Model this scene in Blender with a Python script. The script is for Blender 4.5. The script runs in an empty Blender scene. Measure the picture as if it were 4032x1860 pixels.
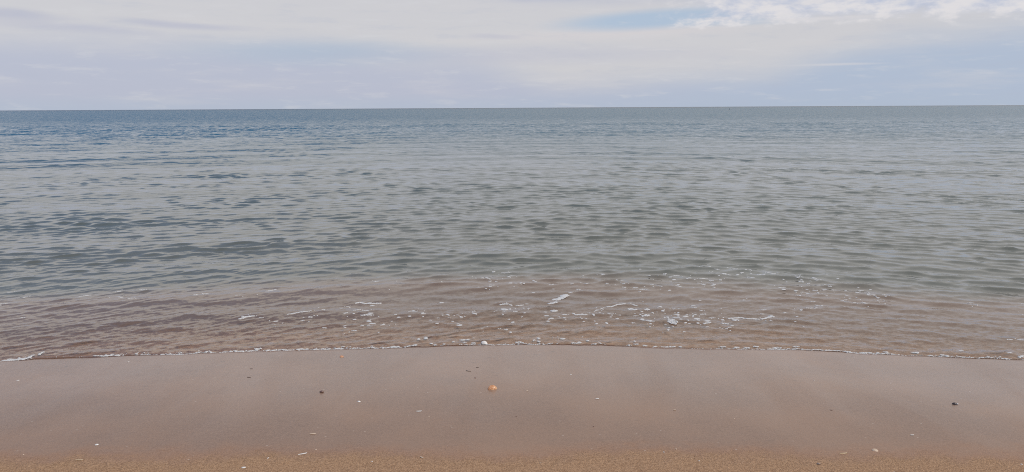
import bpy, math, random
import numpy as np
from mathutils import Matrix, Vector

random.seed(7)
rng = np.random.default_rng(11)
sc = bpy.context.scene
col = sc.collection
R = math.radians

# ------------------------------------------------------------------ camera
PW, PH = 4032.0, 1860.0            # the photograph's pixels
F = 3043.7                         # focal length in those pixels
CAM_Z, PITCH, ROLL = 1.70, R(9.42), 0.0053
fwd = Vector((0, math.cos(PITCH), -math.sin(PITCH)))
rt0, up0 = Vector((1, 0, 0)), Vector((0, math.sin(PITCH), math.cos(PITCH)))
rt = rt0 * math.cos(ROLL) - up0 * math.sin(ROLL)
up = rt0 * math.sin(ROLL) + up0 * math.cos(ROLL)
cd = bpy.data.cameras.new('camera')
cam = bpy.data.objects.new('camera', cd)
col.objects.link(cam)
cd.sensor_width, cd.lens = 36.0, 36.0 * F / PW
cd.clip_start, cd.clip_end = 0.05, 60000
m = Matrix.Identity(4)
for i, v in enumerate((rt, up, -fwd)):
    for j in range(3):
        m[j][i] = v[j]
m[2][3] = CAM_Z
cam.matrix_world = m
sc.camera = cam
sc.render.engine = 'CYCLES'
sc.cycles.use_denoising = False
sc.cycles.filter_width = 1.0
sc.cycles.max_bounces = 8
sc.cycles.transparent_max_bounces = 8
sc.cycles.caustics_reflective = False
sc.cycles.caustics_refractive = False
sc.cycles.sample_clamp_indirect = 4.0
sc.view_settings.view_transform = 'Standard'
sc.view_settings.look = 'None'
sc.view_settings.exposure = 0.0
sc.view_settings.gamma = 1.0

def s2l(*c):
    return tuple(((v / 255) / 12.92 if v < 10.3 else ((v / 255 + 0.055) / 1.055) ** 2.4) for v in c)

# ------------------------------------------------------------------ node helper
class G:
    """small helper that writes node graphs as expressions"""
    def __init__(s, tree):
        s.t = tree; s.n = tree.nodes; s.l = tree.links
    def node(s, typ, **kw):
        n = s.n.new(typ)
        for k, v in kw.items():
            setattr(n, k, v)
        return n
    def put(s, sock, v):
        if hasattr(v, 'is_output'):
            s.l.new(v, sock)
        elif v is not None:
            if sock.type == 'RGBA' and len(v) == 3:
                v = (*v, 1)
            sock.default_value = v
    def m(s, op, a, b=None, c=None, clamp=False):
        n = s.node('ShaderNodeMath', operation=op, use_clamp=clamp)
        for k, v in enumerate((a, b, c)):
            if v is not None:
                s.put(n.inputs[k], v)
        return n.outputs[0]
    def add(s, a, b): return s.m('ADD', a, b)
    def sub(s, a, b): return s.m('SUBTRACT', a, b)
    def mul(s, a, b): return s.m('MULTIPLY', a, b)
    def mx(s, a, b): return s.m('MAXIMUM', a, b)
    def ss(s, x, lo, hi, a=0.0, b=1.0):
        n = s.node('ShaderNodeMapRange', interpolation_type='SMOOTHSTEP')
        s.put(n.inputs['Value'], x)
        s.put(n.inputs['From Min'], lo); s.put(n.inputs['From Max'], hi)
        s.put(n.inputs['To Min'], a); s.put(n.inputs['To Max'], b)
        return n.outputs['Result']
    def lin(s, x, lo, hi, a=0.0, b=1.0):
        n = s.node('ShaderNodeMapRange', interpolation_type='LINEAR')
        s.put(n.inputs['Value'], x)
        s.put(n.inputs['From Min'], lo); s.put(n.inputs['From Max'], hi)
        s.put(n.inputs['To Min'], a); s.put(n.inputs['To Max'], b)
        return n.outputs['Result']
    def mix(s, f, a, b):
        n = s.node('ShaderNodeMix', data_type='RGBA')
        s.put(n.inputs[0], f); s.put(n.inputs[6], a); s.put(n.inputs[7], b)
        return n.outputs[2]
    def comb(s, x, y, z):
        n = s.node('ShaderNodeCombineXYZ')
        for k, v in enumerate((x, y, z)):
            s.put(n.inputs[k], v)
        return n.outputs[0]
    def sep(s, v):
        n = s.node('ShaderNodeSeparateXYZ'); s.put(n.inputs[0], v)
        return n.outputs
    def vm(s, op, a, b=None, scale=None):
        n = s.node('ShaderNodeVectorMath', operation=op)
        s.put(n.inputs[0], a)
        if b is not None: s.put(n.inputs[1], b)
        if scale is not None: s.put(n.inputs['Scale'], scale)
        return n.outputs[0]
    def noise(s, vec, scale=1.0, detail=3.0, rough=0.55, out='Fac', dist=0.0):
        n = s.node('ShaderNodeTexNoise')
        s.put(n.inputs['Vector'], vec)
        n.inputs['Scale'].default_value = scale
        n.inputs['Detail'].default_value = detail
        n.inputs['Roughness'].default_value = rough
        n.inputs['Distortion'].default_value = dist
        return n.outputs[out]
    def ramp(s, x, pts):
        n = s.node('ShaderNodeValToRGB')
        cr = n.color_ramp
        cr.interpolation = 'EASE'
        while len(cr.elements) < len(pts):
            cr.elements.new(0.5)
        for e, (p, c) in zip(cr.elements, pts):
            e.position = p
            e.color = (c, c, c, 1) if not isinstance(c, tuple) else (*c, 1)
        s.put(n.inputs[0], x)
        return n.outputs[0]

# ------------------------------------------------------------------ world
SUN_EL, SUN_AZ = R(50), R(122)      # azimuth clockwise from +Y (the sea): behind the right shoulder
w = bpy.data.worlds.new('World')
sc.world = w
w.use_nodes = True
w.node_tree.nodes.clear()
g = G(w.node_tree)
tc = g.node('ShaderNodeTexCoord')
D = tc.outputs['Generated']
dx, dy, dz = g.sep(D)
DEG = 180 / math.pi
A = g.mul(g.m('ARCTAN2', dx, dy), DEG)
E = g.mul(g.m('ARCSINE', dz), DEG)
sky = g.node('ShaderNodeTexSky', sky_type='NISHITA', sun_disc=False)
sky.sun_elevation, sky.sun_rotation = SUN_EL, SUN_AZ
bg_clear = g.node('ShaderNodeBackground')
g.put(bg_clear.inputs[0], sky.outputs[0]); bg_clear.inputs[1].default_value = 0.10
# streaky cloud noise in azimuth / elevation
q = g.comb(g.mul(A, 0.05), g.mul(E, 0.30), 0.0)
n1 = g.sub(g.noise(q, 1.3, 4, 0.55), 0.5)
n2 = g.sub(g.noise(g.comb(g.mul(A, 0.12), g.mul(E, 0.9), 4.0), 1.0, 5, 0.6), 0.5)
n3 = g.sub(g.noise(g.comb(g.mul(A, 0.50), g.mul(E, 1.15), 9.0), 1.0, 5, 0.58, dist=0.12), 0.5)
En = g.add(g.add(E, g.mul(n1, 1.6)), g.mul(n2, 0.9))
An = g.add(A, g.mul(n2, 7.0))
LIL, PALE, BLUE = s2l(185, 190, 208), s2l(207, 206, 210), s2l(177, 190, 211)
low = g.mix(g.ss(An, -6, 24), LIL, BLUE)
edge = g.mul(g.ramp(g.lin(A, -40, 40), [(0.0, 0.55), (0.30, 0.52), (0.45, 0.40), (0.55, 0.20), (0.70, 0.27), (0.86, 0.55), (1.0, 0.70)]), 8.0)
pale_m = g.ss(g.sub(En, edge), -1.5, 1.5)
c = g.mix(pale_m, low, PALE)
c = g.mix(g.mul(g.ss(E, 1.3, 0.0), 0.55), c, s2l(178, 191, 209))
def ell(a0, e0, ha, he, soft=0.6, aw=1.0, ew=1.0, nz=(0.9, 0.35), slope=0.0):
    da = g.m('DIVIDE', g.sub(g.add(A, g.mul(n2, 6 * nz[0])), a0), ha)
    ee = g.sub(g.add(E, g.mul(n2, 1.6 * nz[1])), e0)
    if slope:
        ee = g.sub(ee, g.mul(g.sub(A, a0), slope))
    de = g.m('DIVIDE', ee, he)
    r = g.m('SQRT', g.add(g.mul(da, da), g.mul(de, de)))
    return g.ss(r, 1.0 + soft * 0.5, 1.0 - soft)
def over(c, colr, mask, f):
    return g.mix(g.mul(mask, f), c, colr)
c = over(c, s2l(172, 188, 208), ell(-13.5, 3.9, 9, 0.9, 1.0), 0.7)
c = over(c, s2l(183, 186, 206), ell(0, 3.7, 14, 0.7, 1.0), 0.4)
c = over(c, s2l(178, 181, 202), ell(-22.5, 5.55, 4.2, 0.28, 0.9, slope=-0.035), 0.6)
c = over(c, s2l(178, 181, 202), ell(-33, 5.8, 3.6, 0.40, 0.8, slope=-0.06), 0.55)
c = over(c, s2l(184, 186, 204), ell(-29, 5.1, 5, 0.3, 1.0, slope=-0.04), 0.5)
c = over(c, s2l(182, 187, 208), ell(-5.3, 8.1, 2.0, 0.35, 0.7), 0.8)
c = over(c, s2l(185, 188, 205), ell(2.2, 7.7, 3.0, 0.28, 0.8), 0.7)
c = over(c, s2l(184, 186, 203), ell(-0.5, 5.1, 2.2, 0.22, 0.9, slope=-0.02), 0.6)
c = over(c, s2l(190, 193, 207), ell(9, 7.6, 9, 0.55, 1.0), 0.55)
# bright cloud shelf under the gap, the gap itself
c = over(c, s2l(215, 210, 212), ell(7.5, 5.2, 8.5, 0.55, 1.0, slope=0.02), 0.75)
c = over(c, s2l(175, 193, 214), ell(10.4, 6.10, 7.4, 0.70, 0.6, nz=(0.4, 0.15), slope=0.040), 0.95)
c = over(c, s2l(176, 193, 213), ell(15.5, 5.8, 4.2, 0.30, 0.9), 0.7)
c = over(c, s2l(212, 209, 213), ell(14.3, 6.0, 1.0, 0.13, 0.8), 0.7)
# cumulus field at upper right
cum = g.mul(g.ss(g.add(E, g.add(g.mul(n3, 3.0), g.mul(g.ss(A, 24, 40), 0.6))), 5.35, 6.25), g.ss(g.add(A, g.mul(n3, 12)), 10.5, 15.5))
ccol = g.mix(g.ss(n3, -0.18, 0.12), s2l(190, 197, 216), s2l(226, 223, 225))
c = g.mix(cum, c, ccol)
c = over(c, s2l(219, 216, 219), ell(21, 5.75, 4.2, 0.13, 0.9, nz=(0.2, 0.1)), 0.7)
c = over(c, s2l(212, 211, 216), ell(22.3, 2.75, 3.0, 0.09, 0.9, nz=(0.2, 0.08)), 0.6)
c = over(c, s2l(213, 211, 214), ell(11, 4.0, 1.6, 0.09, 0.9, nz=(0.2, 0.08)), 0.5)
c = over(c, s2l(213, 211, 214), ell(16.5, 3.9, 0.9, 0.08, 0.9, nz=(0.2, 0.08)), 0.5)
# fine mottling
n4 = g.sub(g.noise(g.comb(g.mul(A, 0.30), g.mul(E, 1.7), 13.0), 1.0, 6, 0.62, dist=0.3), 0.5)
c = g.mix(g.mul(g.ss(n2, 0.0, 0.25), 0.25), c, s2l(214, 211, 213))
c = g.mix(g.mul(g.ss(n4, 0.02, 0.24), 0.34), c, s2l(214, 214, 218))
c = g.mix(g.mul(g.ss(n4, -0.02, -0.24), 0.22), c, s2l(178, 185, 204))
# the sky above the frame: broken altocumulus, bluer to the left, whiter to the right
pl = g.vm('DIVIDE', D, g.comb(g.add(dz, 0.12), g.add(dz, 0.12), g.add(dz, 0.12)))
hi = g.add(g.noise(pl, 0.9, 5, 0.55), g.mul(g.ss(A, -40, 40), 0.22))
blu = g.mul(g.ss(A, 22, -16), g.ss(E, 10, 28))
hic = g.mix(g.ss(g.sub(g.add(hi, g.ss(E, 28, 8, 0.0, 0.22)), g.mul(blu, 0.14)), 0.42, 0.74), g.mix(blu, s2l(168, 180, 204), s2l(112, 142, 186)), s2l(226, 222, 218))
c = g.mix(g.ss(E, 7.5, 14), c, hic)
bg_cloud = g.node('ShaderNodeBackground')
g.put(bg_cloud.inputs[0], c); bg_cloud.inputs[1].default_value = 1.0
mixs = g.node('ShaderNodeMixShader'); mixs.inputs[0].default_value = 0.94
g.l.new(bg_clear.outputs[0], mixs.inputs[1]); g.l.new(bg_cloud.outputs[0], mixs.inputs[2])
wo = g.node('ShaderNodeOutputWorld'); g.l.new(mixs.outputs[0], wo.inputs[0])

# ------------------------------------------------------------------ sun behind thin cloud
sd = bpy.data.lights.new('sun', 'SUN')
sd.energy, sd.angle, sd.color = 1.5, R(10), (1.0, 0.95, 0.88)
sun = bpy.data.objects.new('sun', sd); col.objects.link(sun)
sv = Vector((math.sin(SUN_AZ) * math.cos(SUN_EL), math.cos(SUN_AZ) * math.cos(SUN_EL), math.sin(SUN_EL)))
sun.rotation_euler = sv.to_track_quat('Z', 'Y').to_euler()

# ------------------------------------------------------------------ shared geometry
def ray(px, py):
    return (fwd + rt * ((px - PW / 2) / F) + up * (-(py - PH / 2) / F))
def at(px, py, z=0.0):
    d = ray(px, py)
    k = (z - CAM_Z) / d.z
    return d.x * k, d.y * k

SH = [(0, 908), (80, 907), (200, 902), (330, 895), (400, 893), (450, 892), (560, 886), (700, 882), (840, 879), (1000, 876),
      (1150, 872), (1250, 867), (1400, 868), (1600, 872), (1750, 877), (2000, 880), (2150, 889), (2300, 895), (2450, 903), (2575, 906)]
SHW = np.array([at(x * PW / 2575, y * PW / 2575) for x, y in SH])
_sx = np.concatenate([[-3000, -9, -5.5], SHW[:, 0], [5.5, 9, 3000]])
_sy = np.concatenate([[SHW[0, 1] - 0.9, SHW[0, 1] - 0.75, SHW[0, 1] - 0.22], SHW[:, 1], [SHW[-1, 1] - 0.25, SHW[-1, 1] - 0.8, SHW[-1, 1] - 0.9]])
_gx = np.linspace(-14, 14, 2801)
_gs = np.interp(_gx, _sx, _sy)
_k = np.exp(-0.5 * (np.arange(-24, 25) / 9.0) ** 2); _k /= _k.sum()
_gs = np.convolve(np.pad(_gs, 24, 'edge'), _k, 'valid')
_jit = np.convolve(rng.normal(0, 1, 2801 + 24), np.ones(9) / 9, 'same')[:2801] * 0.014 + np.convolve(rng.normal(0, 1, 2801), np.ones(41) / 41, 'same') * 0.085
def shore(x, rough=False):
    s = np.interp(x, _gx, _gs)
    if rough:
        s = s + np.interp(x, _gx, _jit)
    return s

def vnoise(x, y, cx, cy, seed):
    r = np.random.default_rng(seed).random((257, 257)).astype(np.float32)
    u, v = np.asarray(x) / cx + 97.3, np.asarray(y) / cy + 31.7
    iu, iv = np.floor(u).astype(np.int64), np.floor(v).astype(np.int64)
    fu, fv = u - iu, v - iv
    fu, fv = fu * fu * (3 - 2 * fu), fv * fv * (3 - 2 * fv)
    a, b = r[iu % 257, iv % 257], r[(iu + 1) % 257, iv % 257]
    c_, d_ = r[iu % 257, (iv + 1) % 257], r[(iu + 1) % 257, (iv + 1) % 257]
    return (a * (1 - fu) + b * fu) * (1 - fv) + (c_ * (1 - fu) + d_ * fu) * fv
def sst(x, lo, hi):
    t = np.clip((x - lo) / (hi - lo), 0, 1)
    return t * t * (3 - 2 * t)

SLOPE = 0.05
def ground(x, y, fine=True):
    t = y - shore(x)
    z = np.where(t < 0, -SLOPE * t, -(0.055 * t + 0.28 * sst(t, 1.3, 3.6)))
    z = np.where(t > 8, -(0.72 + 0.02 * (t - 8)), z)
    z = np.clip(z, -12, 0.9)
    if fine:
        z = z + 0.006 * (vnoise(x, y, 0.7, 0.5, 3) - 0.5) * (1 - sst(np.abs(t), 0, 0.1) * 0 ) * sst(np.abs(t), 0.05, 0.5)
        z = z + 0.012 * sst(-t, 1.7, 2.6) * (vnoise(x, y, 0.22, 0.16, 5) - 0.5)
    return z
def on_sand(px, py):
    z = 0.05
    for _ in range(12):
        x, y = at(px, py, z)
        z = float(ground(np.float64(x), np.float64(y)))
    return x, y, z

# waves --------------------------------------------------------------
comps = []
def comp(lam, slope, ang, kind):
    comps.append((lam, slope, ang, rng.uniform(0, 2 * math.pi), kind))
for i in range(10):
    comp(rng.uniform(1.3, 4.5), 0.0155, rng.normal(0, 0.15), 0)
for i in range(46):
    comp(float(np.exp(rng.uniform(np.log(0.14), np.log(0.42)))), 0.0240, rng.normal(0.08, 0.40), 1)
for i in range(34):
    comp(float(np.exp(rng.uniform(np.log(0.07), np.log(0.16)))), 0.0135, rng.normal(-0.05, 0.60), 2)
for i in range(44):
    comp(float(np.exp(rng.uniform(np.log(0.26), np.log(0.62)))), 0.0088, rng.normal(0.0, 0.40), 3)
for i in range(28):
    comp(float(np.exp(rng.uniform(np.log(0.7), np.log(1.9)))), 0.0066, rng.normal(0.0, 0.45), 4)

def waves(x, y, dyrow):
    """height and horizontal shift of the water at x, y (arrays)"""
    t = y - shore(x)
    yw = y + 0.30 * np.sqrt((x - 1.2) ** 2 + 7.0)
    h = np.zeros_like(x); sx = np.zeros_like(x); sy = np.zeros_like(x)
    env1 = 0.62 + 0.62 * sst(vnoise(x + 0.5 * y, yw, 2.3, 1.3, 21) * 0.6 + vnoise(x, yw, 7.0, 3.1, 22) * 0.4, 0.22, 0.78)
    env2 = 0.45 + 0.9 * sst(vnoise(x, yw, 1.6, 0.9, 23) * 0.65 + vnoise(x, yw, 6.0, 2.4, 24) * 0.35, 0.2, 0.8)
    near = 0.24 + 0.76 * sst(t, 0.5, 3.2)
    small = 0.95 + 0.05 * sst(t, 0.4, 3.0)
    off = sst(t, 2.0, 13.0)
    off2 = sst(t, 8.0, 22.0)
    edge = sst(t, 0.0, 0.14)
    hr = np.zeros_like(x); var = np.full_like(x, 1e-9)
    for lam, sl, ang, ph, kind in comps:
        k = 2 * math.pi / lam
        f = sst(lam / dyrow, 1.8, 4.0)
        e = (near, (0.25 + 0.75 * near) * env1, small * env2, off * env1, off2 * env1)[kind] * f * edge
        p = k * (yw * math.cos(ang) + x * math.sin(ang)) + ph
        a = sl / k
        if kind == 0:
            h += a * e * np.sin(p)
        else:
            ae = a * e
            hr += ae * np.sin(p)
            var += 0.5 * ae * ae
            ch = (0.6 * ae) * np.cos(p)
            sx += ch * math.sin(ang); sy += ch * math.cos(ang)
    # wind ripples: narrow crests on flatter water, leaning towards the beach
    sg = np.sqrt(var)
    hc = sg / 0.22 * (np.exp(0.22 * np.clip(hr / sg, -3, 3)) - 1.025)
    h += hc
    sy -= 0.4 * hc
    # a few gentle swell fronts running in over the shallows
    for t0, amp, wd, xc, xw in ((0.95, 0.012, 0.16, -1.2, 2.6), (1.75, 0.016, 0.20, -2.2, 2.6), (2.55, 0.018, 0.20, 1.9, 1.3), (3.3, 0.022, 0.3, -0.6, 2.0), (4.6, 0.03, 0.4, -3.0, 2.6)):
        tt = t - t0 - 0.10 * np.sin(x * 1.3 + t0 * 5) - 0.05 * (x - xc)
        h += amp * np.exp(-((x - xc) / xw) ** 2) * (np.exp(-(tt / wd) ** 2) * (1 + 0.0 * tt))
    # swash lens at the very edge
    h += 0.007 * sst(t, -0.01, 0.10) + 0.004 * np.exp(-((t - 0.12) / 0.07) ** 2) * (0.4 + vnoise(x, y * 0, 0.35, 1, 41))
    return h, sx, sy, t

def mesh_from(name, co, faces_idx, smooth=True):
    me = bpy.data.meshes.new(name)
    nv, nf = len(co), len(faces_idx)
    me.vertices.add(nv); me.vertices.foreach_set('co', co.astype(np.float32).ravel())
    me.loops.add(nf * 4); me.loops.foreach_set('vertex_index', faces_idx.astype(np.int32).ravel())
    me.polygons.add(nf); me.polygons.foreach_set('loop_start', np.arange(0, nf * 4, 4, dtype=np.int32))
    me.polygons.foreach_set('use_smooth', np.ones(nf, dtype=bool) if smooth else np.zeros(nf, dtype=bool))
    me.update(calc_edges=True)
    return me
def grid_faces(nr, nc):
    i = (np.arange(nr - 1)[:, None] * nc + np.arange(nc - 1)[None, :]).ravel()
    return np.stack([i, i + 1, i + 1 + nc, i + nc], 1)
def link(name, me, mat=None, parent=None):
    o = bpy.data.objects.new(name, me)
    col.objects.link(o)
    if mat is not None:
        me.materials.append(mat)
    if parent is not None:
        o.parent = parent
    return o
def new_mat(name):
    mt = bpy.data.materials.new(name); mt.use_nodes = True
    mt.node_tree.nodes.clear()
    gg = G(mt.node_tree)
    out = gg.node('ShaderNodeOutputMaterial')
    return mt, gg, out

# ------------------------------------------------------------------ sand and sea bed
ms, g, out = new_mat('sand')
geo = g.node('ShaderNodeNewGeometry'); P = geo.outputs['Position']
px_, py_, pz_ = g.sep(P)
att = g.node('ShaderNodeAttribute', attribute_name='shore'); T = att.outputs['Fac']   # metres seaward of the water's edge
big = g.noise(P, 1.4, 3, 0.5)
med = g.noise(P, 9, 4, 0.6)
grain = g.noise(P, 150, 3, 0.7)
grain2 = g.add(g.mul(g.noise(P, 420, 2, 0.7), 0.5), g.mul(g.noise(P, 70, 2, 0.6), 0.5))
wet = g.ss(g.add(py_, g.add(g.mul(g.sub(big, 0.5), 0.42), g.add(g.mul(g.sub(med, 0.5), 0.26), g.mul(g.sub(grain, 0.5), 0.10)))), 3.26, 3.60)
gr = g.add(g.mul(g.sub(grain, 0.5), 1.0), g.mul(g.sub(grain2, 0.5), 1.0))
dry = g.mix(g.ss(gr, -0.30, 0.30), s2l(142, 108, 82), s2l(206, 167, 132))
wetc = g.mix(g.ss(gr, -0.4, 0.4), s2l(128, 104, 89), s2l(162, 133, 114))
wetc = g.mix(g.mul(g.ss(big, 0.35, 0.7), 0.5), wetc, s2l(166, 132, 108))
base = g.mix(wet, g.mix(g.mul(g.ss(wet, 0.02, 0.6), 0.6), dry, s2l(168, 126, 102)), wetc)
# the narrow, freshly soaked reddish strip along the water's edge, and the bed below the water
soak = g.ss(T, -0.035, 0.0)
bedn = g.noise(g.vm('MULTIPLY', P, (14, 26, 14)), 1.0, 4, 0.65, dist=0.8)
bed = g.mix(g.ss(g.add(g.mul(gr, 0.5), g.sub(bedn, 0.5)), -0.28, 0.28), s2l(144, 109, 87), s2l(208, 165, 131))
bed = g.mix(g.ss(T, 0.05, 0.0), bed, s2l(128, 94, 74))
base = g.mix(soak, base, bed)
# sparse light and dark specks
vor = g.node('ShaderNodeTexVoronoi'); g.put(vor.inputs['Vector'], g.vm('MULTIPLY', P, (16, 24, 16))); vor.inputs['Scale'].default_value = 1
sp_on = g.m('GREATER_THAN', g.sep(vor.outputs['Color'])[0], 0.86)
speck = g.mul(g.m('LESS_THAN', vor.outputs['Distance'], 0.085), sp_on)
base = g.mix(g.mul(speck, 0.55), base, s2l(205, 190, 175))
vor2 = g.node('ShaderNodeTexVoronoi'); g.put(vor2.inputs['Vector'], g.vm('MULTIPLY', P, (9, 26, 9))); vor2.inputs['Scale'].default_value = 1
d_on = g.m('GREATER_THAN', g.add(g.sep(vor2.outputs['Color'])[1], g.mul(big, 0.25)), 0.95)
dash = g.mul(g.ss(T, -1.3, -0.3, 0.35, 1.0), g.mul(g.mul(g.ss(vor2.outputs['Distance'], 0.20, 0.10), d_on), wet))
base = g.mix(g.mul(dash, 0.45), base, s2l(96, 82, 72))
bs = g.node('ShaderNodeBsdfPrincipled')
g.put(bs.inputs['Base Color'], base)
g.put(bs.inputs['Roughness'], g.mix(wet, (0.95,) * 3, (0.7,) * 3))
bs.inputs['Specular IOR Level'].default_value = 0.2
film = g.mul(wet, g.ss(T, 0.02, -0.02))
drain = g.noise(g.vm('MULTIPLY', P, (2.6, 0.55, 1.0)), 1.0, 4, 0.6, dist=0.6)
g.put(bs.inputs['Coat Weight'], g.mul(film, g.mul(g.ss(g.add(T, g.mul(g.sub(drain, 0.5), 0.55)), -1.85, -0.45, 0.34, 1.0), g.ss(drain, 0.30, 0.62, 0.84, 1.0))))
g.put(bs.inputs['Coat Roughness'], g.add(0.12, g.mul(med, 0.12)))
bs.inputs['Coat IOR'].default_value = 1.42
bmp = g.node('ShaderNodeBump')
bmp.inputs['Distance'].default_value = 0.02
g.put(bmp.inputs['Strength'], g.add(g.ss(wet, 0, 1, 0.75, 0.12), g.ss(T, 0.0, 0.1, 0.0, 0.5)))
g.put(bmp.inputs['Height'], g.add(g.mul(grain, 0.5), g.add(g.mul(grain2, 0.25), g.mul(med, 0.6))))
g.l.new(bmp.outputs[0], bs.inputs['Normal'])
bm2 = g.node('ShaderNodeBump'); bm2.inputs['Distance'].default_value = 0.02; bm2.inputs['Strength'].default_value = 0.10
g.put(bm2.inputs['Height'], g.add(g.mul(grain, 0.4), med))
g.l.new(bm2.outputs[0], bs.inputs['Coat Normal'])
g.l.new(bs.outputs[0], out.inputs[0])

def graded(lo_far, lo, hi, hi_far, step, ratio=1.25):
    mid = list(np.arange(lo, hi, step))
    a, s_, v = [], step, lo
    while v > lo_far:
        s_ *= ratio; v -= s_; a.append(v)
    b, s_, v = [], step, mid[-1]
    while v < hi_far:
        s_ *= ratio; v += s_; b.append(v)
    return np.array(a[::-1] + mid + b)
gx_, gy_ = graded(-4000, -7, 7, 4000, 0.04), graded(-600, 1.5, 9.0, 4000, 0.03)
X, Y = np.meshgrid(gx_, gy_)
X, Y = X.ravel(), Y.ravel()
co = np.stack([X, Y, ground(X, Y)], 1)
me = mesh_from('sand', co, grid_faces(len(gy_), len(gx_)))
a_ = me.attributes.new('shore', 'FLOAT', 'POINT'); a_.data.foreach_set('value', (Y - shore(X, True)).astype(np.float32))
so = link('sand', me, ms); so['kind'] = 'structure'

# ------------------------------------------------------------------ sea
mw, g, out = new_mat('sea_water')
geo = g.node('ShaderNodeNewGeometry'); P = geo.outputs['Position']; N = geo.outputs['Normal']
wx, wy, wz = g.sep(P)
att = g.node('ShaderNodeAttribute', attribute_name='shore'); T = att.outputs['Fac']
pn = g.noise(g.vm('MULTIPLY', P, (0.5, 0.8, 0.5)), 1.0, 3, 0.5)
Tn = g.add(g.add(T, g.mul(g.sub(pn, 0.5), 0.9)), g.add(g.ss(wx, 0.6, 4.5, 0.0, 0.40), g.ss(wx, -1.5, -5.0, 0.0, 0.45)))
# unresolved chop: random facet slopes, growing where the mesh no longer carries the short waves
c1 = g.noise(g.vm('MULTIPLY', P, (5.0, 9.0, 1.0)), 1.0, 2, 0.6, out='Color')
c2 = g.noise(g.vm('MULTIPLY', P, (1.8, 1.3, 1.0)), 1.0, 3, 0.6, out='Color')
Tf = g.mul(T, g.add(0.70, g.mul(g.noise(g.vm('MULTIPLY', P, (0.05, 0.10, 0.05)), 1.0, 4, 0.6), 0.60)))
c3 = g.noise(g.vm('MULTIPLY', P, (22, 30, 1.0)), 1.0, 2, 0.6, out='Color')
s1 = g.vm('SUBTRACT', c1, (0.5, 0.5, 0.5)); s2 = g.vm('SUBTRACT', c2, (0.5, 0.5, 0.5)); s3 = g.vm('SUBTRACT', c3, (0.5, 0.5, 0.5))
k1 = g.ss(T, 8, 60, 0.03, 0.65)
k2 = g.ss(T, 12, 60, 0.0, 0.50)
k3 = g.ss(T, 0.0, 3.0, 0.45, 0.12)
sl = g.vm('ADD', g.vm('SCALE', s1, scale=k1), g.vm('ADD', g.vm('SCALE', s2, scale=k2), g.vm('SCALE', s3, scale=k3)))
sl = g.vm('MULTIPLY', sl, (1, 1, 0))
tilt = g.comb(0.0, g.add(g.ss(Tf, 9, 50, 0.0, -0.115), g.ss(Tf, 35, 140, 0.0, -0.09)), 0.0)
Nn = g.vm('NORMALIZE', g.vm('ADD', N, g.vm('ADD', sl, tilt)))
fr = g.node('ShaderNodeFresnel'); fr.inputs['IOR'].default_value = 1.333; g.put(fr.inputs['Normal'], Nn)
gl = g.node('ShaderNodeBsdfGlossy'); gl.inputs['Roughness'].default_value = 0.02; g.put(gl.inputs['Normal'], Nn)
gl.inputs['Color'].default_value = (1, 1, 1, 1)
# water body: how much of the light comes back from the suspended sediment / depth
turb = g.add(g.ss(Tn, 0.1, 1.6, 0.05, 0.72), g.ss(Tn, 1.4, 2.6, 0.0, 0.28))
b0 = g.mix(g.ss(Tn, 1.75, 2.7), (0.275, 0.192, 0.145), (0.150, 0.155, 0.136))
b1 = g.mix(g.ss(Tn, 3.0, 10.0), b0, (0.114, 0.136, 0.131))
b2 = g.mix(g.ss(Tf, 7, 30), b1, (0.062, 0.118, 0.150))
b3 = g.mix(g.ss(Tf, 13, 58), b2, (0.026, 0.118, 0.192))
b3 = g.mix(g.ss(Tn, 500, 3000), b3, (0.022, 0.066, 0.118))
df = g.node('ShaderNodeBsdfDiffuse'); g.put(df.inputs['Color'], b3); g.put(df.inputs['Normal'], (0, 0, 1))
upv = g.comb(0, 0, 1); g.put(df.inputs['Normal'], upv)
tr = g.node('ShaderNodeBsdfTransparent'); g.put(tr.inputs['Color'], g.mix(g.ss(T, 0, 3), (0.99, 0.99, 0.98), (0.90, 0.92, 0.88)))
mb = g.node('ShaderNodeMixShader'); g.put(mb.inputs[0], turb); g.l.new(tr.outputs[0], mb.inputs[1]); g.l.new(df.outputs[0], mb.inputs[2])
mm = g.node('ShaderNodeMixShader'); g.put(mm.inputs[0], fr.outputs[0]); g.l.new(mb.outputs[0], mm.inputs[1]); g.l.new(gl.outputs[0], mm.inputs[2])
g.l.new(mm.outputs[0], out.inputs[0])

rows = [-0.06]
while rows[-1] < 75:
    d_ = max(0.014, 0.0036 * (rows[-1] + 3.5))
    rows.append(rows[-1] + d_)
steps = [rows[1] - rows[0]] + list(np.diff(rows))
d_ = steps[-1]
while rows[-1] < 30000:
    d_ *= 1.16; rows.append(rows[-1] + d_); steps.append(d_)
rows, steps = np.array(rows), np.array(steps)
NC = 1700
u = np.linspace(-1, 1, NC)
Tg = np.repeat(rows[:, None], NC, 1)
half = 4.5 + 0.86 * (rows + 5.0)
Xg = (u[None, :] * half[:, None])
fade = np.exp(-np.maximum(rows, 0) / 6.0)[:, None]
Yg = Tg + shore(Xg, True) * fade + 5.2 * (1 - fade)
Dg = np.repeat(steps[:, None], NC, 1)
x_, y_, d_ = Xg.ravel().astype(np.float32), Yg.ravel().astype(np.float32), Dg.ravel().astype(np.float32)
h, sx, sy, tt = waves(x_, y_, d_)
Tr = y_ - shore(x_, True)
Z = np.where(Tr < -0.005, -0.03, h)
co = np.stack([x_ + sx, y_ + sy, Z], 1)
me = mesh_from('sea', co, grid_faces(len(rows), NC))
a_ = me.attributes.new('shore', 'FLOAT', 'POINT'); a_.data.foreach_set('value', np.maximum(Tr, 0).astype(np.float32))
sea = link('sea', me, mw); sea['kind'] = 'structure'

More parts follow.
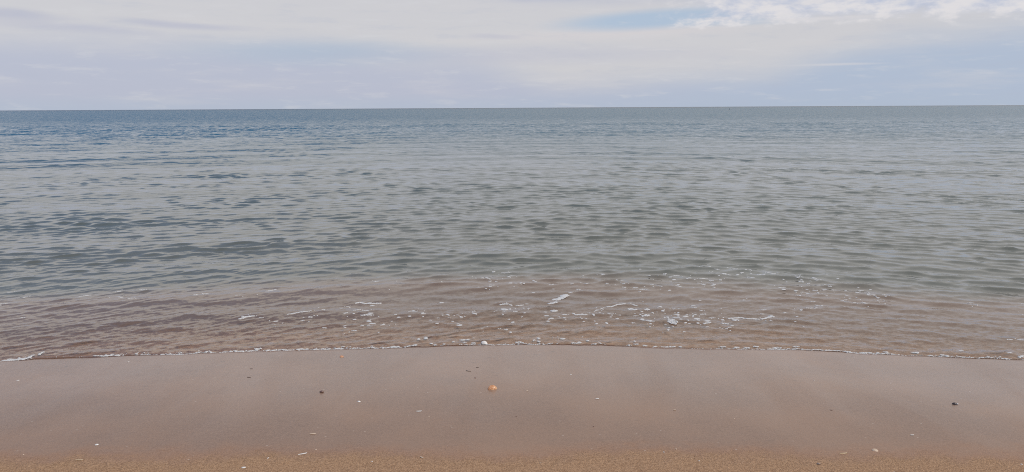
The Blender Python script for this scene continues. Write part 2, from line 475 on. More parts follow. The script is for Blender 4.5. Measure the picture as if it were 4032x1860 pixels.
def water_many(x, y):
    x, y = np.asarray(x, dtype=np.float64), np.asarray(y, dtype=np.float64)
    x0, y0 = x.copy(), y.copy()
    for _ in range(3):
        h, sx, sy, t = waves(x0, y0, np.full_like(x0, 0.02))
        x0, y0 = x - sx, y - sy
    return np.maximum(h, ground(x, y))
def water_z(x, y):
    return float(water_many([x], [y])[0])

# ------------------------------------------------------------------ foam
mf, g, out = new_mat('foam')
geo = g.node('ShaderNodeNewGeometry')
nz = g.noise(geo.outputs['Position'], 260, 3, 0.6)
bs = g.node('ShaderNodeBsdfPrincipled')
g.put(bs.inputs['Base Color'], g.mix(g.ss(nz, 0.3, 0.7), (0.58, 0.56, 0.54), (0.80, 0.79, 0.78)))
bs.inputs['Roughness'].default_value = 0.6
bp = g.node('ShaderNodeBump'); bp.inputs['Strength'].default_value = 0.5; bp.inputs['Distance'].default_value = 0.004; g.put(bp.inputs['Height'], nz)
g.l.new(bp.outputs[0], bs.inputs['Normal'])
alp = g.noise(geo.outputs['Position'], 150, 2, 0.6)
tp = g.node('ShaderNodeBsdfTransparent')
ms_ = g.node('ShaderNodeMixShader'); g.put(ms_.inputs[0], g.ss(alp, 0.34, 0.52, 0.75, 1.0))
g.l.new(tp.outputs[0], ms_.inputs[1]); g.l.new(bs.outputs[0], ms_.inputs[2])
g.l.new(ms_.outputs[0], out.inputs[0])

class Blobs:
    """collects low irregular domes into one mesh"""
    def __init__(s): s.d = []
    def dome(s, x, y, z, rx, ry, hh, rot=0.0, n=12):
        """z None = afloat on the water"""
        s.d.append((x, y, z, rx, ry, hh, rot, n, [random.uniform(0, 6.28) for _ in range(3)]))
    def make(s):
        V, Fc = [], []
        fl = [d for d in s.d if d[2] is None]
        zs = iter(water_many([d[0] for d in fl], [d[1] for d in fl])) if fl else iter(())
        for x, y, z, rx, ry, hh, rot, n, ph in s.d:
            if z is None:
                z = float(next(zs))
            b = len(V)
            cr, sr = math.cos(rot), math.sin(rot)
            for rr, zz in ((1.0, -0.25), (0.85, 0.55), (0.45, 0.95)):
                for k in range(n):
                    a = 2 * math.pi * k / n
                    q = rr * (1 + 0.18 * math.sin(2 * a + ph[0]) + 0.14 * math.sin(3 * a + ph[1]) + 0.08 * math.sin(5 * a + ph[2]))
                    lx, ly = rx * q * math.cos(a), ry * q * math.sin(a)
                    V.append((x + lx * cr - ly * sr, y + lx * sr + ly * cr, z + hh * zz))
            V.append((x, y, z + hh))
            for r_ in range(2):
                for k in range(n):
                    a0, a1 = b + r_ * n + k, b + r_ * n + (k + 1) % n
                    Fc.append((a0, a1, a1 + n, a0 + n))
            for k in range(n):
                Fc.append((b + 2 * n + k, b + 2 * n + (k + 1) % n, b + 3 * n))
        s.f = Fc
        return V
    def build(s, name, mat, parent=None, origin=None):
        v = s.make()
        if origin is not None:
            v = [(a - origin[0], b - origin[1], c_ - origin[2]) for a, b, c_ in v]
        me = bpy.data.meshes.new(name); me.from_pydata(v, [], s.f)
        me.polygons.foreach_set('use_smooth', [True] * len(me.polygons))
        o = link(name, me, mat, parent)
        if origin is not None:
            o.location = origin
        return o

def streak(B, pts, thick, dens=1.0, hh=0.003, crumbs=True):
    """foam along a line of photo points, thick = its height in photo pixels"""
    P2 = [at(*p) for p in pts]
    for i in range(max(1, len(P2) - 1)):
        a, b = P2[i], P2[min(i + 1, len(P2) - 1)]
        L = math.hypot(b[0] - a[0], b[1] - a[1])
        y = (a[1] + b[1]) / 2
        mpx = y / F                                   # metres per photo pixel across
        dpx = mpx * y / CAM_Z                          # and in depth
        r_y = max(0.003, 0.5 * thick * dpx * 0.8)
        r = min(r_y, max(0.007, 0.75 * thick * mpx))
        n = max(1, int(L / (r * 0.9) * dens) + 1)
        ang = math.atan2(b[1] - a[1], b[0] - a[0])
        for k in range(n):
            t = (k + random.uniform(0.2, 0.8)) / n
            taper = 0.55 + 0.45 * math.sin(math.pi * min(max(t, 0.08), 0.92)) if len(P2) < 3 else 1
            q = random.uniform(0.65, 1.15) * taper
            x = a[0] + (b[0] - a[0]) * t + random.gauss(0, r * 0.15)
            yy = a[1] + (b[1] - a[1]) * t + random.gauss(0, r_y * 0.25)
            B.dome(x, yy, None, r * q * random.uniform(0.9, 1.6), r_y * q * 0.9, hh * random.uniform(0.6, 1.3), ang * 0.6)
        if crumbs and random.random() < 0.7:                      # crumbs beside it
            for _ in range(random.randint(1, 3)):
                t = random.uniform(-0.4, 1.4)
                x = a[0] + (b[0] - a[0]) * t + random.gauss(0, 0.03)
                yy = a[1] + (b[1] - a[1]) * t + random.gauss(0, 0.05)
                B.dome(x, yy, None, random.uniform(0.003, 0.008), random.uniform(0.004, 0.012), 0.002)

def panel(ox, oy, lst, sc_=2.576):
    r = []
    for e in lst:
        x, y, w_, h_ = e[:4]
        ti = e[4] if len(e) > 4 else 0
        cx, cy, w_, h_ = ox + x / sc_, oy + y / sc_, w_ / sc_, h_ / sc_
        hw = max(0.0, w_ - h_) / 2
        k = ti / sc_ / 2
        r.append(([(cx - hw, cy + k), (cx + hw, cy - k)], h_))
    return r
flecks = []
flecks += panel(900, 1100, [(200,392,150,20,10),(720,355,260,16,34),(430,137,120,12,30),(1140,300,40,10),(960,322,50,9,6),(1215,280,50,9,6),(1390,338,80,12),(1300,325,90,10,12),(1270,370,35,25),(1410,378,150,18,0),(1280,412,40,25),(1190,360,50,12,8),(1870,337,120,10),(1980,365,50,14),(2220,372,40,18),(2320,375,30,8),(2490,365,40,16),(2130,400,30,8),(830,395,60,12),(750,428,40,8),(480,433,60,10,6),(975,495,60,12),(1355,472,50,16),(1275,522,70,14),(1560,462,70,10,14),(1175,555,18,8),(330,405,50,8),(1705,37,18,10),(2165,62,40,14),(1500,40,60,8,6),(1690,375,40,8)])
flecks += panel(1850, 1030, [(240,125,40,12,8),(420,170,90,10,24),(370,132,110,10),(205,220,40,14),(220,262,60,10),(205,282,35,10),(190,203,40,8),(470,245,30,10),(1350,155,50,16),(1150,160,25,8),(1190,243,45,10),(1100,292,60,9),(850,290,40,8),(820,258,40,8),(1390,235,40,10),(1490,190,30,8),(1540,205,40,10),(1560,243,40,14),(1570,268,40,8),(1680,268,60,10),(1760,292,100,10,4),(1720,318,20,12),(1820,172,25,10),(1830,157,50,8),(1970,146,30,8),(1725,108,30,8),(1850,247,30,8),(1935,272,40,8),
    (1020,325,50,10,8),(415,445,45,18),(505,447,100,12,8),(575,432,40,8),(345,517,50,8),(460,525,50,10),(45,545,45,16),(45,525,40,8),(590,490,30,8),(960,542,60,16),(1285,500,50,12,8),(1330,487,40,8,8),(960,580,50,18),(1210,530,40,8),(1430,540,80,10),(1620,425,50,14),(1670,447,80,12,-12),(1740,513,40,10),(1680,552,70,9),(1850,518,30,10),(1930,465,50,22),(1955,505,40,16,8),(1750,585,40,8),(1810,608,140,10,-18),(1660,620,40,8),(1825,660,30,20),(370,695,50,14),(890,765,14,12),(1140,763,16,12),(1520,550,30,10),(125,682,20,10),(950,655,20,8)])
flecks += panel(2600, 1030, [(495,95,30,8),(575,110,60,10,-6),(695,162,50,10,-6),(305,184,25,8),(435,192,90,7,12),(515,210,65,9),(610,200,25,8),(910,120,30,8),(865,118,12,14),(1090,133,70,12),(1140,153,60,9),(1185,146,20,8),(1390,190,50,14),(1410,165,30,8),(1550,183,45,12),(1587,210,45,12),(1525,215,25,12),(1500,230,50,8),(1610,254,50,12),(1720,266,50,8),(1665,296,60,12),(1570,298,50,6),(1485,294,35,12),(1440,312,50,7),(1495,322,40,16,-6),(1600,316,30,14),(1745,296,35,8),(2025,296,50,12,-6),(2005,272,25,7),(2130,288,30,7),(2110,335,40,7),(2160,347,40,6),(2275,347,55,10),(2285,370,35,7),(2270,392,20,7),(2205,398,25,7),(2280,426,20,7),(1880,388,50,10),(1845,397,40,8),(1970,417,40,8),(2060,412,60,7),(2085,433,40,8),(1545,408,60,10),(1595,443,60,10,-12),(1640,441,25,8),(1575,470,30,7),(1505,482,70,12,4),(1425,497,40,22),(1265,520,40,10),(1385,556,30,12),(1050,496,60,10),(1030,535,50,8),(1115,597,18,10),(640,604,40,8),(725,652,45,16),(670,687,35,14),(700,677,50,10),(475,658,30,8),(155,570,75,14),(150,533,60,10),(183,522,35,16),(130,491,30,10),(330,450,50,12),(345,475,60,10),(410,500,40,14),(420,535,60,12),(352,538,45,10),(270,537,30,8),(20,505,40,18),(525,572,80,9,-4),(235,712,18,14),(80,695,40,8),(90,670,30,8),(180,263,80,9,-10),(390,232,40,8),(435,245,60,10,-8),(545,245,40,18),(540,268,40,10),(100,212,35,8),(150,158,50,8),(40,145,30,8),(400,400,30,7),(1365,617,20,8),(850,392,30,6)])
flecks += panel(0, 1080, [(1200,184,70,9,8),(1335,270,80,12,10),(1440,162,60,8),(230,457,60,12),(45,315,90,9,8),(1985,227,60,16),(2080,215,80,9),(255,240,30,8),(100,185,60,8),(2410,243,60,8),(1225,250,60,12)])
flecks += panel(2688, 900, [(2550,845,60,8),(2470,845,50,7),(2565,568,30,8),(2570,648,30,6),(2215,583,30,7),(2170,562,50,5)], 1.917)
B = Blobs()
for (cx_, cy_, wx_, wy_, n_) in ((1600, 1262, 330, 55, 40), (2300, 1245, 420, 50, 70), (2700, 1250, 230, 40, 45), (2750, 1105, 260, 35, 50), (3180, 1135, 160, 40, 40), (2050, 1120, 260, 30, 35), (3380, 1165, 140, 25, 18), (2150, 1335, 500, 10, 12)):
    for _ in range(int(n_ * 0.65)):
        px, py = random.gauss(cx_, wx_ * 0.5), random.gauss(cy_, wy_ * 0.5)
        x, y = at(px, py)
        if y < float(shore(np.float64(x), True)) + 0.03: continue
        r0 = random.choice((0.005, 0.006, 0.008, 0.011))
        B.dome(x, y, None, r0 * random.uniform(1.0, 2.4), r0 * random.uniform(1.3, 2.6), 0.002, random.uniform(-0.3, 0.3), n=9)
for pts, h_ in flecks:
    streak(B, pts, h_ * 0.80)
fo = B.build('sea_foam', mf)
fo['kind'] = 'stuff'; fo['label'] = 'scattered small white foam flecks floating on the shallow brown water'; fo['category'] = 'foam'

# froth along the water's edge: many tiny bubbles
edge_segs = panel(0, 1330, [(150,228,300,24,30),(60,240,120,26,4),(130,232,270,26,22),(70,238,150,28,6),(200,222,200,20,20),(310,200,60,10,26),(420,165,60,8,30),(1110,187,300,10,0),(1130,185,130,16,-8),(1435,178,190,7,10),(1740,178,200,14,-16),(2080,160,240,8,10),(2400,143,340,12,16)])
edge_segs += panel(1000, 1320, [(40,145,80,18),(260,155,300,22,6),(490,147,130,18),(680,148,180,9),(850,140,100,16,-14),(985,152,130,8),(1185,140,70,7),(1300,135,140,13),(1435,122,90,16),(1545,122,50,12),(1630,105,80,16),(1840,105,30,10),(1930,95,20,14),(2160,45,80,9),(2110,50,30,8),(2135,82,26,14),(2230,85,50,10),(1800,90,16,8),(2020,70,14,8)])
edge_segs += panel(2000, 1330, [(110,52,80,14),(260,34,24,20),(315,45,46,20),(680,60,60,10),(725,55,36,16),(1250,92,60,16),(1300,70,40,8),(1390,85,70,10),(1490,92,26,12),(1615,95,150,8),(1750,97,40,10),(2170,98,70,9),(2310,102,30,10),(2420,105,80,12),(2510,95,60,14),(430,70,60,6),(900,72,100,6,-10)])
edge_segs += panel(3032, 1330, [(70,105,110,16),(260,98,60,7),(780,145,80,12),(970,155,140,10,-4),(1090,158,30,10),(1180,150,40,7),(1460,158,50,8),(1490,155,18,10),(1620,185,30,7),(1740,180,36,14),(1797,190,26,14),(2230,208,40,9),(2375,218,150,12,-6),(2440,235,50,12),(2545,200,50,20,14),(2430,165,40,7),(1925,135,50,7)])
B = Blobs()
for pts, h_ in edge_segs:
    P2 = [at(*p) for p in pts]
    (x0, y0), (x1, y1) = P2
    L = math.hypot(x1 - x0, y1 - y0)
    mpx = y0 / F; dpx = mpx * y0 / CAM_Z
    n = int(10 + L * 150 + h_ * L * 22)
    for k in range(n):
        t = random.random()
        wdt = math.sin(math.pi * min(max(t, 0.05), 0.95)) ** 0.5
        x = x0 + (x1 - x0) * t + random.gauss(0, 0.004)
        y = y0 + (y1 - y0) * t + random.gauss(0, 0.5) * h_ * dpx * 0.42 * wdt
        ys = float(shore(np.float64(x), True))
        if y < ys + 0.012:
            if random.random() < 0.45: continue
            y = ys + 0.006 + abs(random.gauss(0, 0.022))
        r = random.choice((0.0015, 0.002, 0.003, 0.003, 0.004, 0.006)) * random.uniform(0.8, 1.2)
        B.dome(x, y, None, r * random.uniform(1.0, 2.6), r * random.uniform(1.0, 1.8), r * 0.5, random.uniform(-0.3, 0.3), n=7)
for k in range(6000):
    x = random.uniform(-4.6, 4.6)
    if random.random() > sst(float(vnoise(x, 3.0, 0.22, 1, 51)) * 0.6 + float(vnoise(x, 7.0, 0.7, 1, 52)) * 0.4, 0.34, 0.70) * 0.95 + 0.03:
        continue
    y = float(shore(np.float64(x), True)) + 0.006 + abs(random.gauss(0, 0.010))
    r = random.uniform(0.0012, 0.003)
    B.dome(x, y, None, r * random.uniform(1.0, 3.5), r * random.uniform(1.0, 1.8), r * 0.5, random.uniform(-0.2, 0.2), n=6)
fe = B.build('shore_froth', mf)
fe['kind'] = 'stuff'; fe['label'] = 'thin broken line of white froth along the water edge'; fe['category'] = 'foam'

# the larger patches, each a thing of its own
def pt(ox, oy, l, s_=2.576):
    return [(ox + x / s_, oy + y / s_) for x, y in l]
patches = [
    (pt(1850,1030,[(855,387),(905,380),(935,368),(960,352),(985,345)]), 14, 'lobed white foam patch with a tail trailing down to the left, largest on the water', 2.0),
    (pt(1850,1030,[(800,430),(840,426),(885,417)]), 8, 'short slanting foam patch just below the large lobed one', 1.4),
    (pt(1850,1030,[(1062,548),(1110,546),(1185,546)]), 5.5, 'straight flat foam bar floating level below the middle of the shallows', 1.3),
    (pt(1850,1030,[(1385,462),(1440,458),(1490,446),(1575,439)]), 4.5, 'long thin foam streak rising to the right in the shallows', 1.3),
    (pt(1850,1030,[(1605,486),(1645,490),(1690,500)]), 9, 'leaf shaped foam patch sloping down at the right end of the rising streak', 1.5),
    (pt(1850,1030,[(1745,553),(1790,552),(1820,543)]), 6, 'small curved foam patch between the leaf shaped patch and the domed one', 1.3),
    (pt(1850,1030,[(308,442),(345,440),(385,438)]), 6, 'flat foam patch at the left end of a row over brown water', 1.3),
    (pt(1850,1030,[(320,496),(345,494),(370,502)]), 11, 'hooded lump of foam below the left row of flecks', 1.4),
    (pt(1850,1030,[(838,512),(858,504),(875,508)]), 12, 'squarish lump of foam left of the straight foam bar', 1.5),
    (pt(2600,1030,[(690,583),(745,578),(810,570),(880,580),(960,584),(1005,588)]), 5.5, 'longest wavy white foam ribbon in the right shallows', 1.8),
    (pt(2600,1030,[(730,598),(758,597),(785,598)]), 9, 'oval foam raft tucked under the wavy ribbon', 1.3),
    (pt(2600,1030,[(1020,586),(1050,582),(1080,574),(1120,560),(1150,560),(1110,546)]), 6, 'hooked foam patch at the right end of the wavy ribbon', 1.6),
    (pt(2600,1030,[(440,634),(475,630),(510,625)]), 6, 'pale foam dash between the domed foam and the wavy ribbon', 1.2),
    (pt(2600,1030,[(625,628),(655,631),(685,636)]), 6, 'foam dash lying below the left end of the wavy ribbon', 1.2),
    (pt(900,1100,[(1285,258),(1330,248),(1380,257),(1460,253),(1550,250)]), 4.5, 'peaked foam streak alone on the left brown water', 1.6),
    (pt(2600,1030,[(980,157),(1015,160),(1055,164)]), 4.5, 'bright foam dash on the grey water, right of its fleck cluster', 1.0),
    (pt(2600,1030,[(880,178),(915,181),(950,184)]), 4.5, 'bright foam dash on the grey water, nearest of its row', 1.0),
    (pt(2600,1030,[(630,152),(645,150),(665,154)]), 6.5, 'small diamond of bright foam amid the grey water flecks', 1.0),
    (pt(2600,1030,[(1405,211),(1425,212),(1448,214)]), 7, 'rounded bright foam patch at the far right fleck cluster', 1.0),
    (pt(2600,1030,[(735,106),(760,106),(785,107)]), 4.5, 'bright foam dash farthest from shore on the grey water', 1.0),
    (pt(0,1080,[(810,232),(860,226),(920,218)]), 5, 'slanting foam streak on the greyish water at far left', 1.0),
    (pt(0,1080,[(2430,466),(2500,448),(2576,440)]), 8, 'frayed greyish foam patch left of the peaked streak', 1.2),
]
for pts, th, lab, dens in patches:
    B = Blobs()
    streak(B, pts, th * 0.68, dens=dens * 1.6, hh=0.004, crumbs=False)
    px, py = at(*pts[len(pts) // 2])
    o = B.build('foam_patch', mf, origin=(px, py, water_z(px, py)))
    o['label'] = lab; o['category'] = 'foam patch'; o['group'] = 'foam patches floating in the shallows'
# domed froth with a bubbly rim
B = Blobs()
cx, cy = at(2600 + 125 / 2.576, 1030 + 615 / 2.576)
cz = water_z(cx, cy)
for k in range(90):
    a, r = random.uniform(0, 6.283), math.sqrt(random.random())
    B.dome(cx + 0.038 * r * math.cos(a), cy + 0.075 * r * math.sin(a), cz + 0.002 * (1 - r * r), random.uniform(0.005, 0.009), random.uniform(0.006, 0.012), 0.004, n=8)
o = B.build('foam_patch', mf, origin=(cx, cy, cz))
o['label'] = 'domed bubbly foam cap floating alone near the right of the shallows'; o['category'] = 'foam patch'; o['group'] = 'foam patches floating in the shallows'

# ------------------------------------------------------------------ shells and other finds on the sand
def shell_mat(name, c_in, c_out, rough=0.4, scale=60.0, bands=True):
    mt, g, out = new_mat(name)
    tc = g.node('ShaderNodeTexCoord'); O = tc.outputs['Object']
    nz = g.noise(O, scale, 3, 0.6)
    if bands:
        ox, oy, oz = g.sep(O)
        r = g.m('SQRT', g.add(g.mul(ox, ox), g.mul(oy, oy)))
        bnd = g.m('SINE', g.mul(g.add(r, g.mul(nz, 0.004)), 1400))
        f = g.add(g.mul(nz, 0.7), g.mul(bnd, 0.16))
    else:
        f = nz
    bs = g.node('ShaderNodeBsdfPrincipled')
    g.put(bs.inputs['Base Color'], g.mix(g.ss(f, 0.2, 0.75), c_in, c_out))
    bs.inputs['Roughness'].default_value = rough
    bs.inputs['Coat Weight'].default_value = 0.3
    bs.inputs['Coat Roughness'].default_value = 0.15
    g.l.new(bs.outputs[0], out.inputs[0])
    return mt
M_ORANGE = shell_mat('orange_shell', s2l(206, 138, 90), s2l(240, 208, 166))
M_AMBER = shell_mat('amber_shell', s2l(196, 124, 82), s2l(240, 204, 164))
M_WHITE = shell_mat('white_shell', s2l(215, 208, 200), s2l(246, 243, 238), 0.35, bands=False)
M_CREAM = shell_mat('cream_shell', s2l(205, 178, 150), s2l(236, 218, 198))
M_TAN = shell_mat('tan_shell', s2l(190, 160, 120), s2l(224, 200, 166), 0.5, bands=False)
M_BROWN = shell_mat('brown_pebble', s2l(92, 66, 56), s2l(134, 104, 92), 0.45, bands=False)
M_DARK = shell_mat('dark_shell', s2l(34, 26, 30), s2l(66, 52, 54), 0.3, bands=False)
M_GREY = shell_mat('grey_pebble', s2l(128, 112, 104), s2l(160, 142, 130), 0.6, bands=False)
M_WEED = shell_mat('dark_weed', s2l(84, 68, 60), s2l(116, 98, 86), 0.6, bands=False)

def cockle_mesh(W, Dp, Hh, ribs=22, gape=0.0):
    """domed ribbed bivalve half, hinge (umbo) towards +y, edge towards -y"""
    nr, na = 14, 88
    v, f = [], []
    for i in range(nr + 1):
        r = i / nr
        for k in range(na):
            a = 2 * math.pi * k / na
            ex, ey = math.cos(a), math.sin(a)
            out_ = 1.0 + 0.05 * math.cos(2 * a) - 0.10 * max(0, ey) ** 2
            rib = 1 + 0.03 * r * math.cos(ribs * a * 0.5 * 2)
            x = 0.5 * W * ex * r * out_ * (1 if i < nr else rib)
            y = 0.5 * Dp * ey * r * out_ * (1 if i < nr else rib) + 0.18 * Dp * (1 - r) ** 1.3
            z = Hh * (1 - r ** 2.2) ** 0.62 * (1 + 0.03 * math.cos(ribs * a) * min(1, 4 * r * (1 - r) + 0.2))
            v.append((x, y, z - 0.002 * (i == nr)))
    for i in range(nr):
        for k in range(na):
            k2 = (k + 1) % na
            f.append((i * na + k, i * na + k2, (i + 1) * na + k2, (i + 1) * na + k))
    me = bpy.data.meshes.new('shell'); me.from_pydata(v, [], [t[::-1] for t in f])
    me.polygons.foreach_set('use_smooth', [True] * len(me.polygons)); me.validate()
    return me
def sliver_mesh(L, Wd, bend, thick=0.0022, seed=0):
    """thin curved splinter of a razor shell"""
    r_ = random.Random(seed)
    n = 12; v, f = [], []
    for i in range(n + 1):
        t = i / n - 0.5
        wv = Wd * (0.35 + 0.65 * math.sqrt(max(0, 1 - (2 * t) ** 4))) * r_.uniform(0.85, 1.1)
        y0 = bend * (4 * t * t) * L
        for (sy_, sz) in ((-0.5, 0.0), (-0.25, 1.0), (0.25, 1.15), (0.5, 0.1), (0.0, -0.8)):
            v.append((t * L, y0 + sy_ * wv, thick * (sz + 0.6)))
    for i in range(n):
        for k in range(5):
            a, b = i * 5 + k, i * 5 + (k + 1) % 5
            f.append((a, b, b + 5, a + 5))
    f.append((0, 1, 2, 3, 4)); f.append(tuple(n * 5 + k for k in (4, 3, 2, 1, 0)))
    me = bpy.data.meshes.new('shell_sliver'); me.from_pydata(v, [], f)
    me.polygons.foreach_set('use_smooth', [True] * len(me.polygons))
    return me
def chip_mesh(Wd, Dp, Hh, seed=0, n=11):
    """irregular broken chip, slightly domed with a jagged outline"""
    r_ = random.Random(seed); v, f = [], []
    rad = [r_.uniform(0.72, 1.12) for _ in range(n)]
    for rr, zz in ((1.0, 0.0), (0.96, 0.45), (0.55, 0.9)):
        for k in range(n):
            a = 2 * math.pi * k / n
            v.append((0.5 * Wd * rad[k] * rr * math.cos(a), 0.5 * Dp * rad[k] * rr * math.sin(a), Hh * (zz + r_.uniform(-0.06, 0.06))))
    v.append((0, 0, Hh)); b = len(v) - 1
    for q in range(2):
        for k in range(n):
            f.append((q * n + k, q * n + (k + 1) % n, (q + 1) * n + (k + 1) % n, (q + 1) * n + k))
    for k in range(n):
        f.append((2 * n + k, 2 * n + (k + 1) % n, b))
    f.append(tuple(range(n - 1, -1, -1)))
    me = bpy.data.meshes.new('shell_chip'); me.from_pydata(v, [], f)
    me.polygons.foreach_set('use_smooth', [True] * len(me.polygons))
    return me
def pebble_mesh(Wd, Dp, Hh, seed=0):
    r_ = random.Random(seed); nu, nv_ = 18, 10; v, f = [], []
    ph = [r_.uniform(0, 6.28) for _ in range(6)]
    for j in range(nv_ + 1):
        b = -math.pi / 2 + math.pi * j / nv_
        for k in range(nu):
            a = 2 * math.pi * k / nu
            q = 1 + 0.10 * math.sin(2 * a + ph[0] + b) + 0.07 * math.sin(3 * a + ph[1] - 2 * b) + 0.05 * math.sin(4 * b + ph[2])
            v.append((0.5 * Wd * q * math.cos(b) * math.cos(a), 0.5 * Dp * q * math.cos(b) * math.sin(a), 0.5 * Hh * q * math.sin(b)))
    for j in range(nv_):
        for k in range(nu):
            f.append((j * nu + k, j * nu + (k + 1) % nu, (j + 1) * nu + (k + 1) % nu, (j + 1) * nu + k))
    me = bpy.data.meshes.new('pebble'); me.from_pydata(v, [], f)
    me.polygons.foreach_set('use_smooth', [True] * len(me.polygons))
    return me
def place(o, px, py, rz=0.0, tilt=0.0, dz=0.0, rx=0.0):
    x, y, z = on_sand(px, py)
    o.location = (x, y, z + dz)
    o.rotation_euler = (rx - SLOPE, tilt, rz)
def tag(o, label, cat, group=None):
    o['label'] = label; o['category'] = cat
    if group: o['group'] = group
def mpp(py):                      # metres per photo pixel at that row of the sand
    x, y, z = on_sand(2016, py)
    return y / F * 1.03

k = mpp(1530)
o = link('cockle_shell', cockle_mesh(37 * k, 25 * k, 14 * k), M_ORANGE); place(o, 1938, 1532, R(12), R(-6), 0.0, R(6))
tag(o, 'large domed orange cockle shell lying alone on the wet sand', 'shell', 'shells on the beach')
k = mpp(1404)
o = link('cockle_shell', cockle_mesh(17 * k, 15 * k, 5 * k, 16), M_AMBER); place(o, 1345, 1406, R(-20))
tag(o, 'small amber shell just below the water edge on dark damp patch', 'shell', 'shells on the beach')
k = mpp(1771)
o = link('cockle_shell', cockle_mesh(26 * k, 22 * k, 9 * k, 18), M_CREAM); place(o, 3446, 1775, R(-25), R(10), -0.003)
tag(o, 'cream arched shell half buried at the edge of the golden sand', 'shell', 'shells on the beach')
x, y = at(1907, 1354); k = y / F
o = link('cockle_shell', cockle_mesh(27 * k, 20 * k, 9 * k, 10), M_WHITE); o.location = (x, y, max(water_z(x, y), 0.0)); o.rotation_euler = (0, R(12), R(-15))
tag(o, 'white rounded shell washed by the water edge among the froth', 'shell', 'shells on the beach')

chips = [ # px, py, w, h(photo px), material, label
    (72, 1499, 15, 5, M_WHITE, 'bright white shell chip on wet sand, nearest the left edge'),
    (506, 1426, 9, 4, M_WHITE, 'tiny white shell chip close below the froth line on the left'),
    (381, 1752, 17, 9, M_WHITE, 'rounded white shell chip just above the golden sand, left of the photo'),
    (1413, 1582, 14, 8, M_WHITE, 'glossy bright white shell chip between the brown pebble and a pale sliver'),
    (959, 1842, 21, 9, M_WHITE, 'white shell chip on the golden sand at the bottom edge'),
    (1465, 1818, 6, 6, M_WHITE, 'glinting white crumb on the golden sand below the pale slivers'),
    (2075, 1540, 11, 4, M_CREAM, 'small pale crescent chip right of the large orange shell'),
    (2662, 1769, 9, 4, M_CREAM, 'small pale pinkish chip where wet sand meets golden sand'),
    (2753, 1816, 7, 5, M_WHITE, 'tiny white chip on the golden sand right of centre'),
    (2614, 1781, 5, 6, M_WHITE, 'tiny upright white chip beside the pale pinkish chip'),
    (2891, 1650, 6, 4, M_CREAM, 'tiny pale chip alone on plain wet sand right of centre'),
    (92, 1791, 7, 4, M_CREAM, 'small cream chip on the golden sand at far left'),
    (4022, 1829, 7, 5, M_WHITE, 'white chip on the golden sand at the right edge'),
    (1056, 1805, 5, 8, M_WHITE, 'narrow white crumb on the golden sand left of the tilted sliver'),
    (1244, 1772, 8, 5, M_CREAM, 'small cream chip just above the tilted sliver'),
    (1689, 1643, 7, 4, M_CREAM, 'small cream chip just below the white spindle sliver'),
    (3205, 1498, 5, 4, M_WHITE, 'white speck of shell on wet sand near the right froth'),
    (3505, 1510, 5, 3, M_WHITE, 'white speck of shell right of the other near the froth'),
    (2248, 1476, 7, 4, M_WHITE, 'tiny white chip on upper wet sand right of centre'),
]
for i, (px, py, w_, h_, mt, lab) in enumerate(chips):
    k = mpp(py)
    o = link('shell_chip', chip_mesh(w_ * k, max(h_ * k * 1.8, 0.5 * w_ * k), max(0.0025, 0.35 * h_ * k), 100 + i), mt)
    place(o, px, py, random.uniform(-0.5, 0.5), random.uniform(-0.15, 0.15), 0.0)
    tag(o, lab, 'shell chip', 'broken shell chips on the sand')
slivers = [ # px, py, length, rise, thickness px, bend, material, label
    (1650, 1621, 21, 1, 5, 0.03, M_WHITE, 'white spindle shaped sliver on wet sand below the orange shell'),
    (1232, 1710, 24, 2, 5, 0.05, M_CREAM, 'pale sliver on damp sand below the brown pebble'),
    (1192, 1789, 35, 6, 4, 0.02, M_WHITE, 'long white sliver tilted up to the right on the sand boundary'),
    (312, 1813, 29, 0, 4, 0.04, M_TAN, 'tan splinter on the golden sand at lower left'),
    (2352, 1572, 14, 0, 4, 0.02, M_WHITE, 'short bright white sliver on wet sand right of centre'),
    (2656, 1616, 9, 0, 3, 0.02, M_CREAM, 'faint short pale sliver on wet sand far right of the orange shell'),
    (3592, 1715, 14, 0, 3, 0.02, M_WHITE, 'pale sliver on wet sand above the cream buried shell'),
    (3321, 1787, 30, 2, 5, 0.02, M_TAN, 'tan splinter on golden sand left of the cream buried shell'),
    (1661, 1803, 12, -5, 4, 0.02, M_CREAM, 'small cream sliver tilted down to the right on golden sand'),
]
for i, (px, py, L, rise, th, bend, mt, lab) in enumerate(slivers):
    k = mpp(py)
    a = on_sand(px - L / 2, py + rise / 2); b = on_sand(px + L / 2, py - rise / 2)
    o = link('shell_sliver', sliver_mesh(math.hypot(b[0] - a[0], b[1] - a[1]), th * k * 1.6, bend, seed=i), mt)
    place(o, px, py, math.atan2(b[1] - a[1], b[0] - a[0]))
    tag(o, lab, 'shell sliver', 'shell slivers on the sand')
pebbles = [
    (1267, 1546, 20, 13, M_BROWN, 'dark brown pebble on wet sand left of the orange shell'),
    (3223, 1829, 17, 11, M_GREY, 'dull grey pebble sunk in the golden sand at lower right'),
    (1871, 1489, 9, 4, M_BROWN, 'small dark pebble just above the orange shell'),
    (2033, 1641, 6, 4, M_BROWN, 'tiny dark pebble on wet sand below the orange shell'),
    (2337, 1681, 7, 4, M_BROWN, 'tiny dark pebble on damp sand below the short bright sliver'),
]
for i, (px, py, w_, h_, mt, lab) in enumerate(pebbles):
    k = mpp(py)
    o = link('pebble', pebble_mesh(w_ * k * 0.85, w_ * k * 0.62, h_ * k * 0.75, 40 + i), mt)
    place(o, px, py, random.uniform(-0.4, 0.4), 0, h_ * k * 0.22)
    tag(o, lab, 'pebble', 'pebbles on the sand')
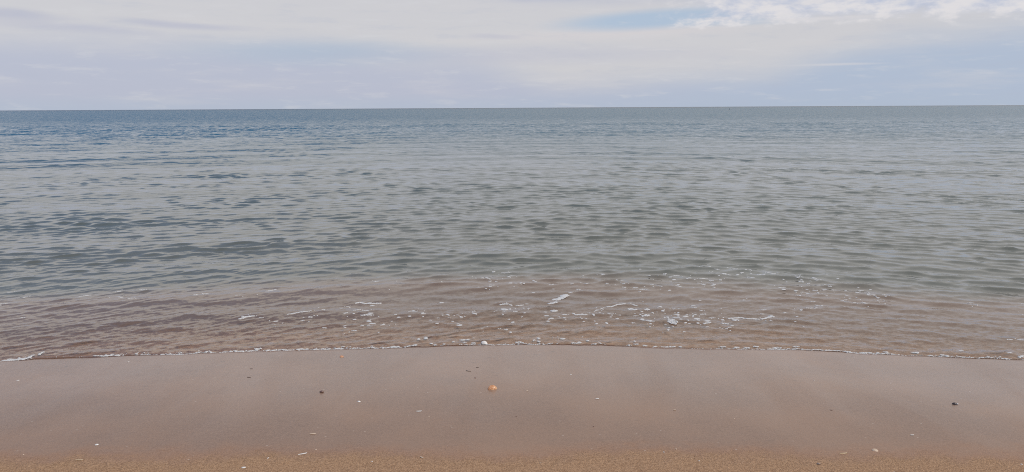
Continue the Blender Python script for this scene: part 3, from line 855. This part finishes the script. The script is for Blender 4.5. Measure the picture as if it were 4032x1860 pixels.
weeds = [
    (1844, 1462, 19, -3, 4, 'dark weed strand on wet sand above the orange shell'),
    (989, 1453, 11, 1, 3, 'short dark weed strand below the left froth'),
    (980, 1487, 14, -1, 3, 'dark weed strand lower of the two below the left froth'),
    (3272, 1616, 10, -2, 3, 'small dark weed scrap on the right wet sand'),
    (1880, 1448, 10, 0, 3, 'dark weed scrap highest above the orange shell'),
]
for i, (px, py, L, rise, th, lab) in enumerate(weeds):
    k = mpp(py)
    a = on_sand(px - L / 2, py + rise / 2); b = on_sand(px + L / 2, py - rise / 2)
    o = link('weed_strand', sliver_mesh(math.hypot(b[0] - a[0], b[1] - a[1]), th * k * 1.5, 0.06, 0.0012, 70 + i), M_WEED)
    place(o, px, py, math.atan2(b[1] - a[1], b[0] - a[0]))
    tag(o, lab, 'seaweed', 'seaweed scraps on the sand')
# mussel: dark valve and its bright pearly end, gaping slightly
k = mpp(1591)
mu = bpy.data.objects.new('mussel_shell', None); col.objects.link(mu)
place(mu, 3761, 1593, R(-8))
tag(mu, 'black mussel shell with a glinting white end on the right wet sand', 'mussel shell')
up_ = link('valve', cockle_mesh(17 * k, 12 * k, 4.5 * k, 4), M_DARK, mu); up_.location = (-3 * k, 0, 0.004)
lo_ = link('valve', chip_mesh(20 * k, 12 * k, 1.6 * k, 7), M_DARK, mu); lo_.location = (-1 * k, -0.004, 0.0)
pe = link('pearly_end', chip_mesh(8 * k, 9 * k, 4.5 * k, 9), M_WHITE, mu); pe.location = (8.5 * k, 0, 0.001)

# ------------------------------------------------------------------ distant marker buoy
mt, g, out = new_mat('buoy_paint')
bs = g.node('ShaderNodeBsdfPrincipled')
tc = g.node('ShaderNodeTexCoord')
g.put(bs.inputs['Base Color'], g.mix(g.noise(tc.outputs['Object'], 4, 3), (0.14, 0.17, 0.21), (0.20, 0.23, 0.27)))
bs.inputs['Roughness'].default_value = 0.6
g.l.new(bs.outputs[0], out.inputs[0])
def lathe(profile, n=20):
    v, f = [], []
    for r, z in profile:
        for q in range(n):
            a = 2 * math.pi * q / n
            v.append((r * math.cos(a), r * math.sin(a), z))
    for j in range(len(profile) - 1):
        for q in range(n):
            f.append((j * n + q, j * n + (q + 1) % n, (j + 1) * n + (q + 1) % n, (j + 1) * n + q))
    me = bpy.data.meshes.new('part'); me.from_pydata(v, [], f)
    me.polygons.foreach_set('use_smooth', [True] * len(me.polygons))
    return me
bx, by = at(2872, 434)
bu = bpy.data.objects.new('marker_buoy', None); col.objects.link(bu); bu.location = (bx, by, 0); bu.scale = (0.6, 0.6, 0.6)
tag(bu, 'tiny dark buoy far out just under the horizon, right of centre', 'buoy')
link('float', lathe([(0.001, -0.3), (0.42, -0.25), (0.5, 0.05), (0.42, 0.35), (0.15, 0.5), (0.001, 0.52)]), mt, bu)
link('mast', lathe([(0.05, 0.45), (0.05, 1.2), (0.16, 1.2), (0.16, 1.5), (0.001, 1.55)]), mt, bu)
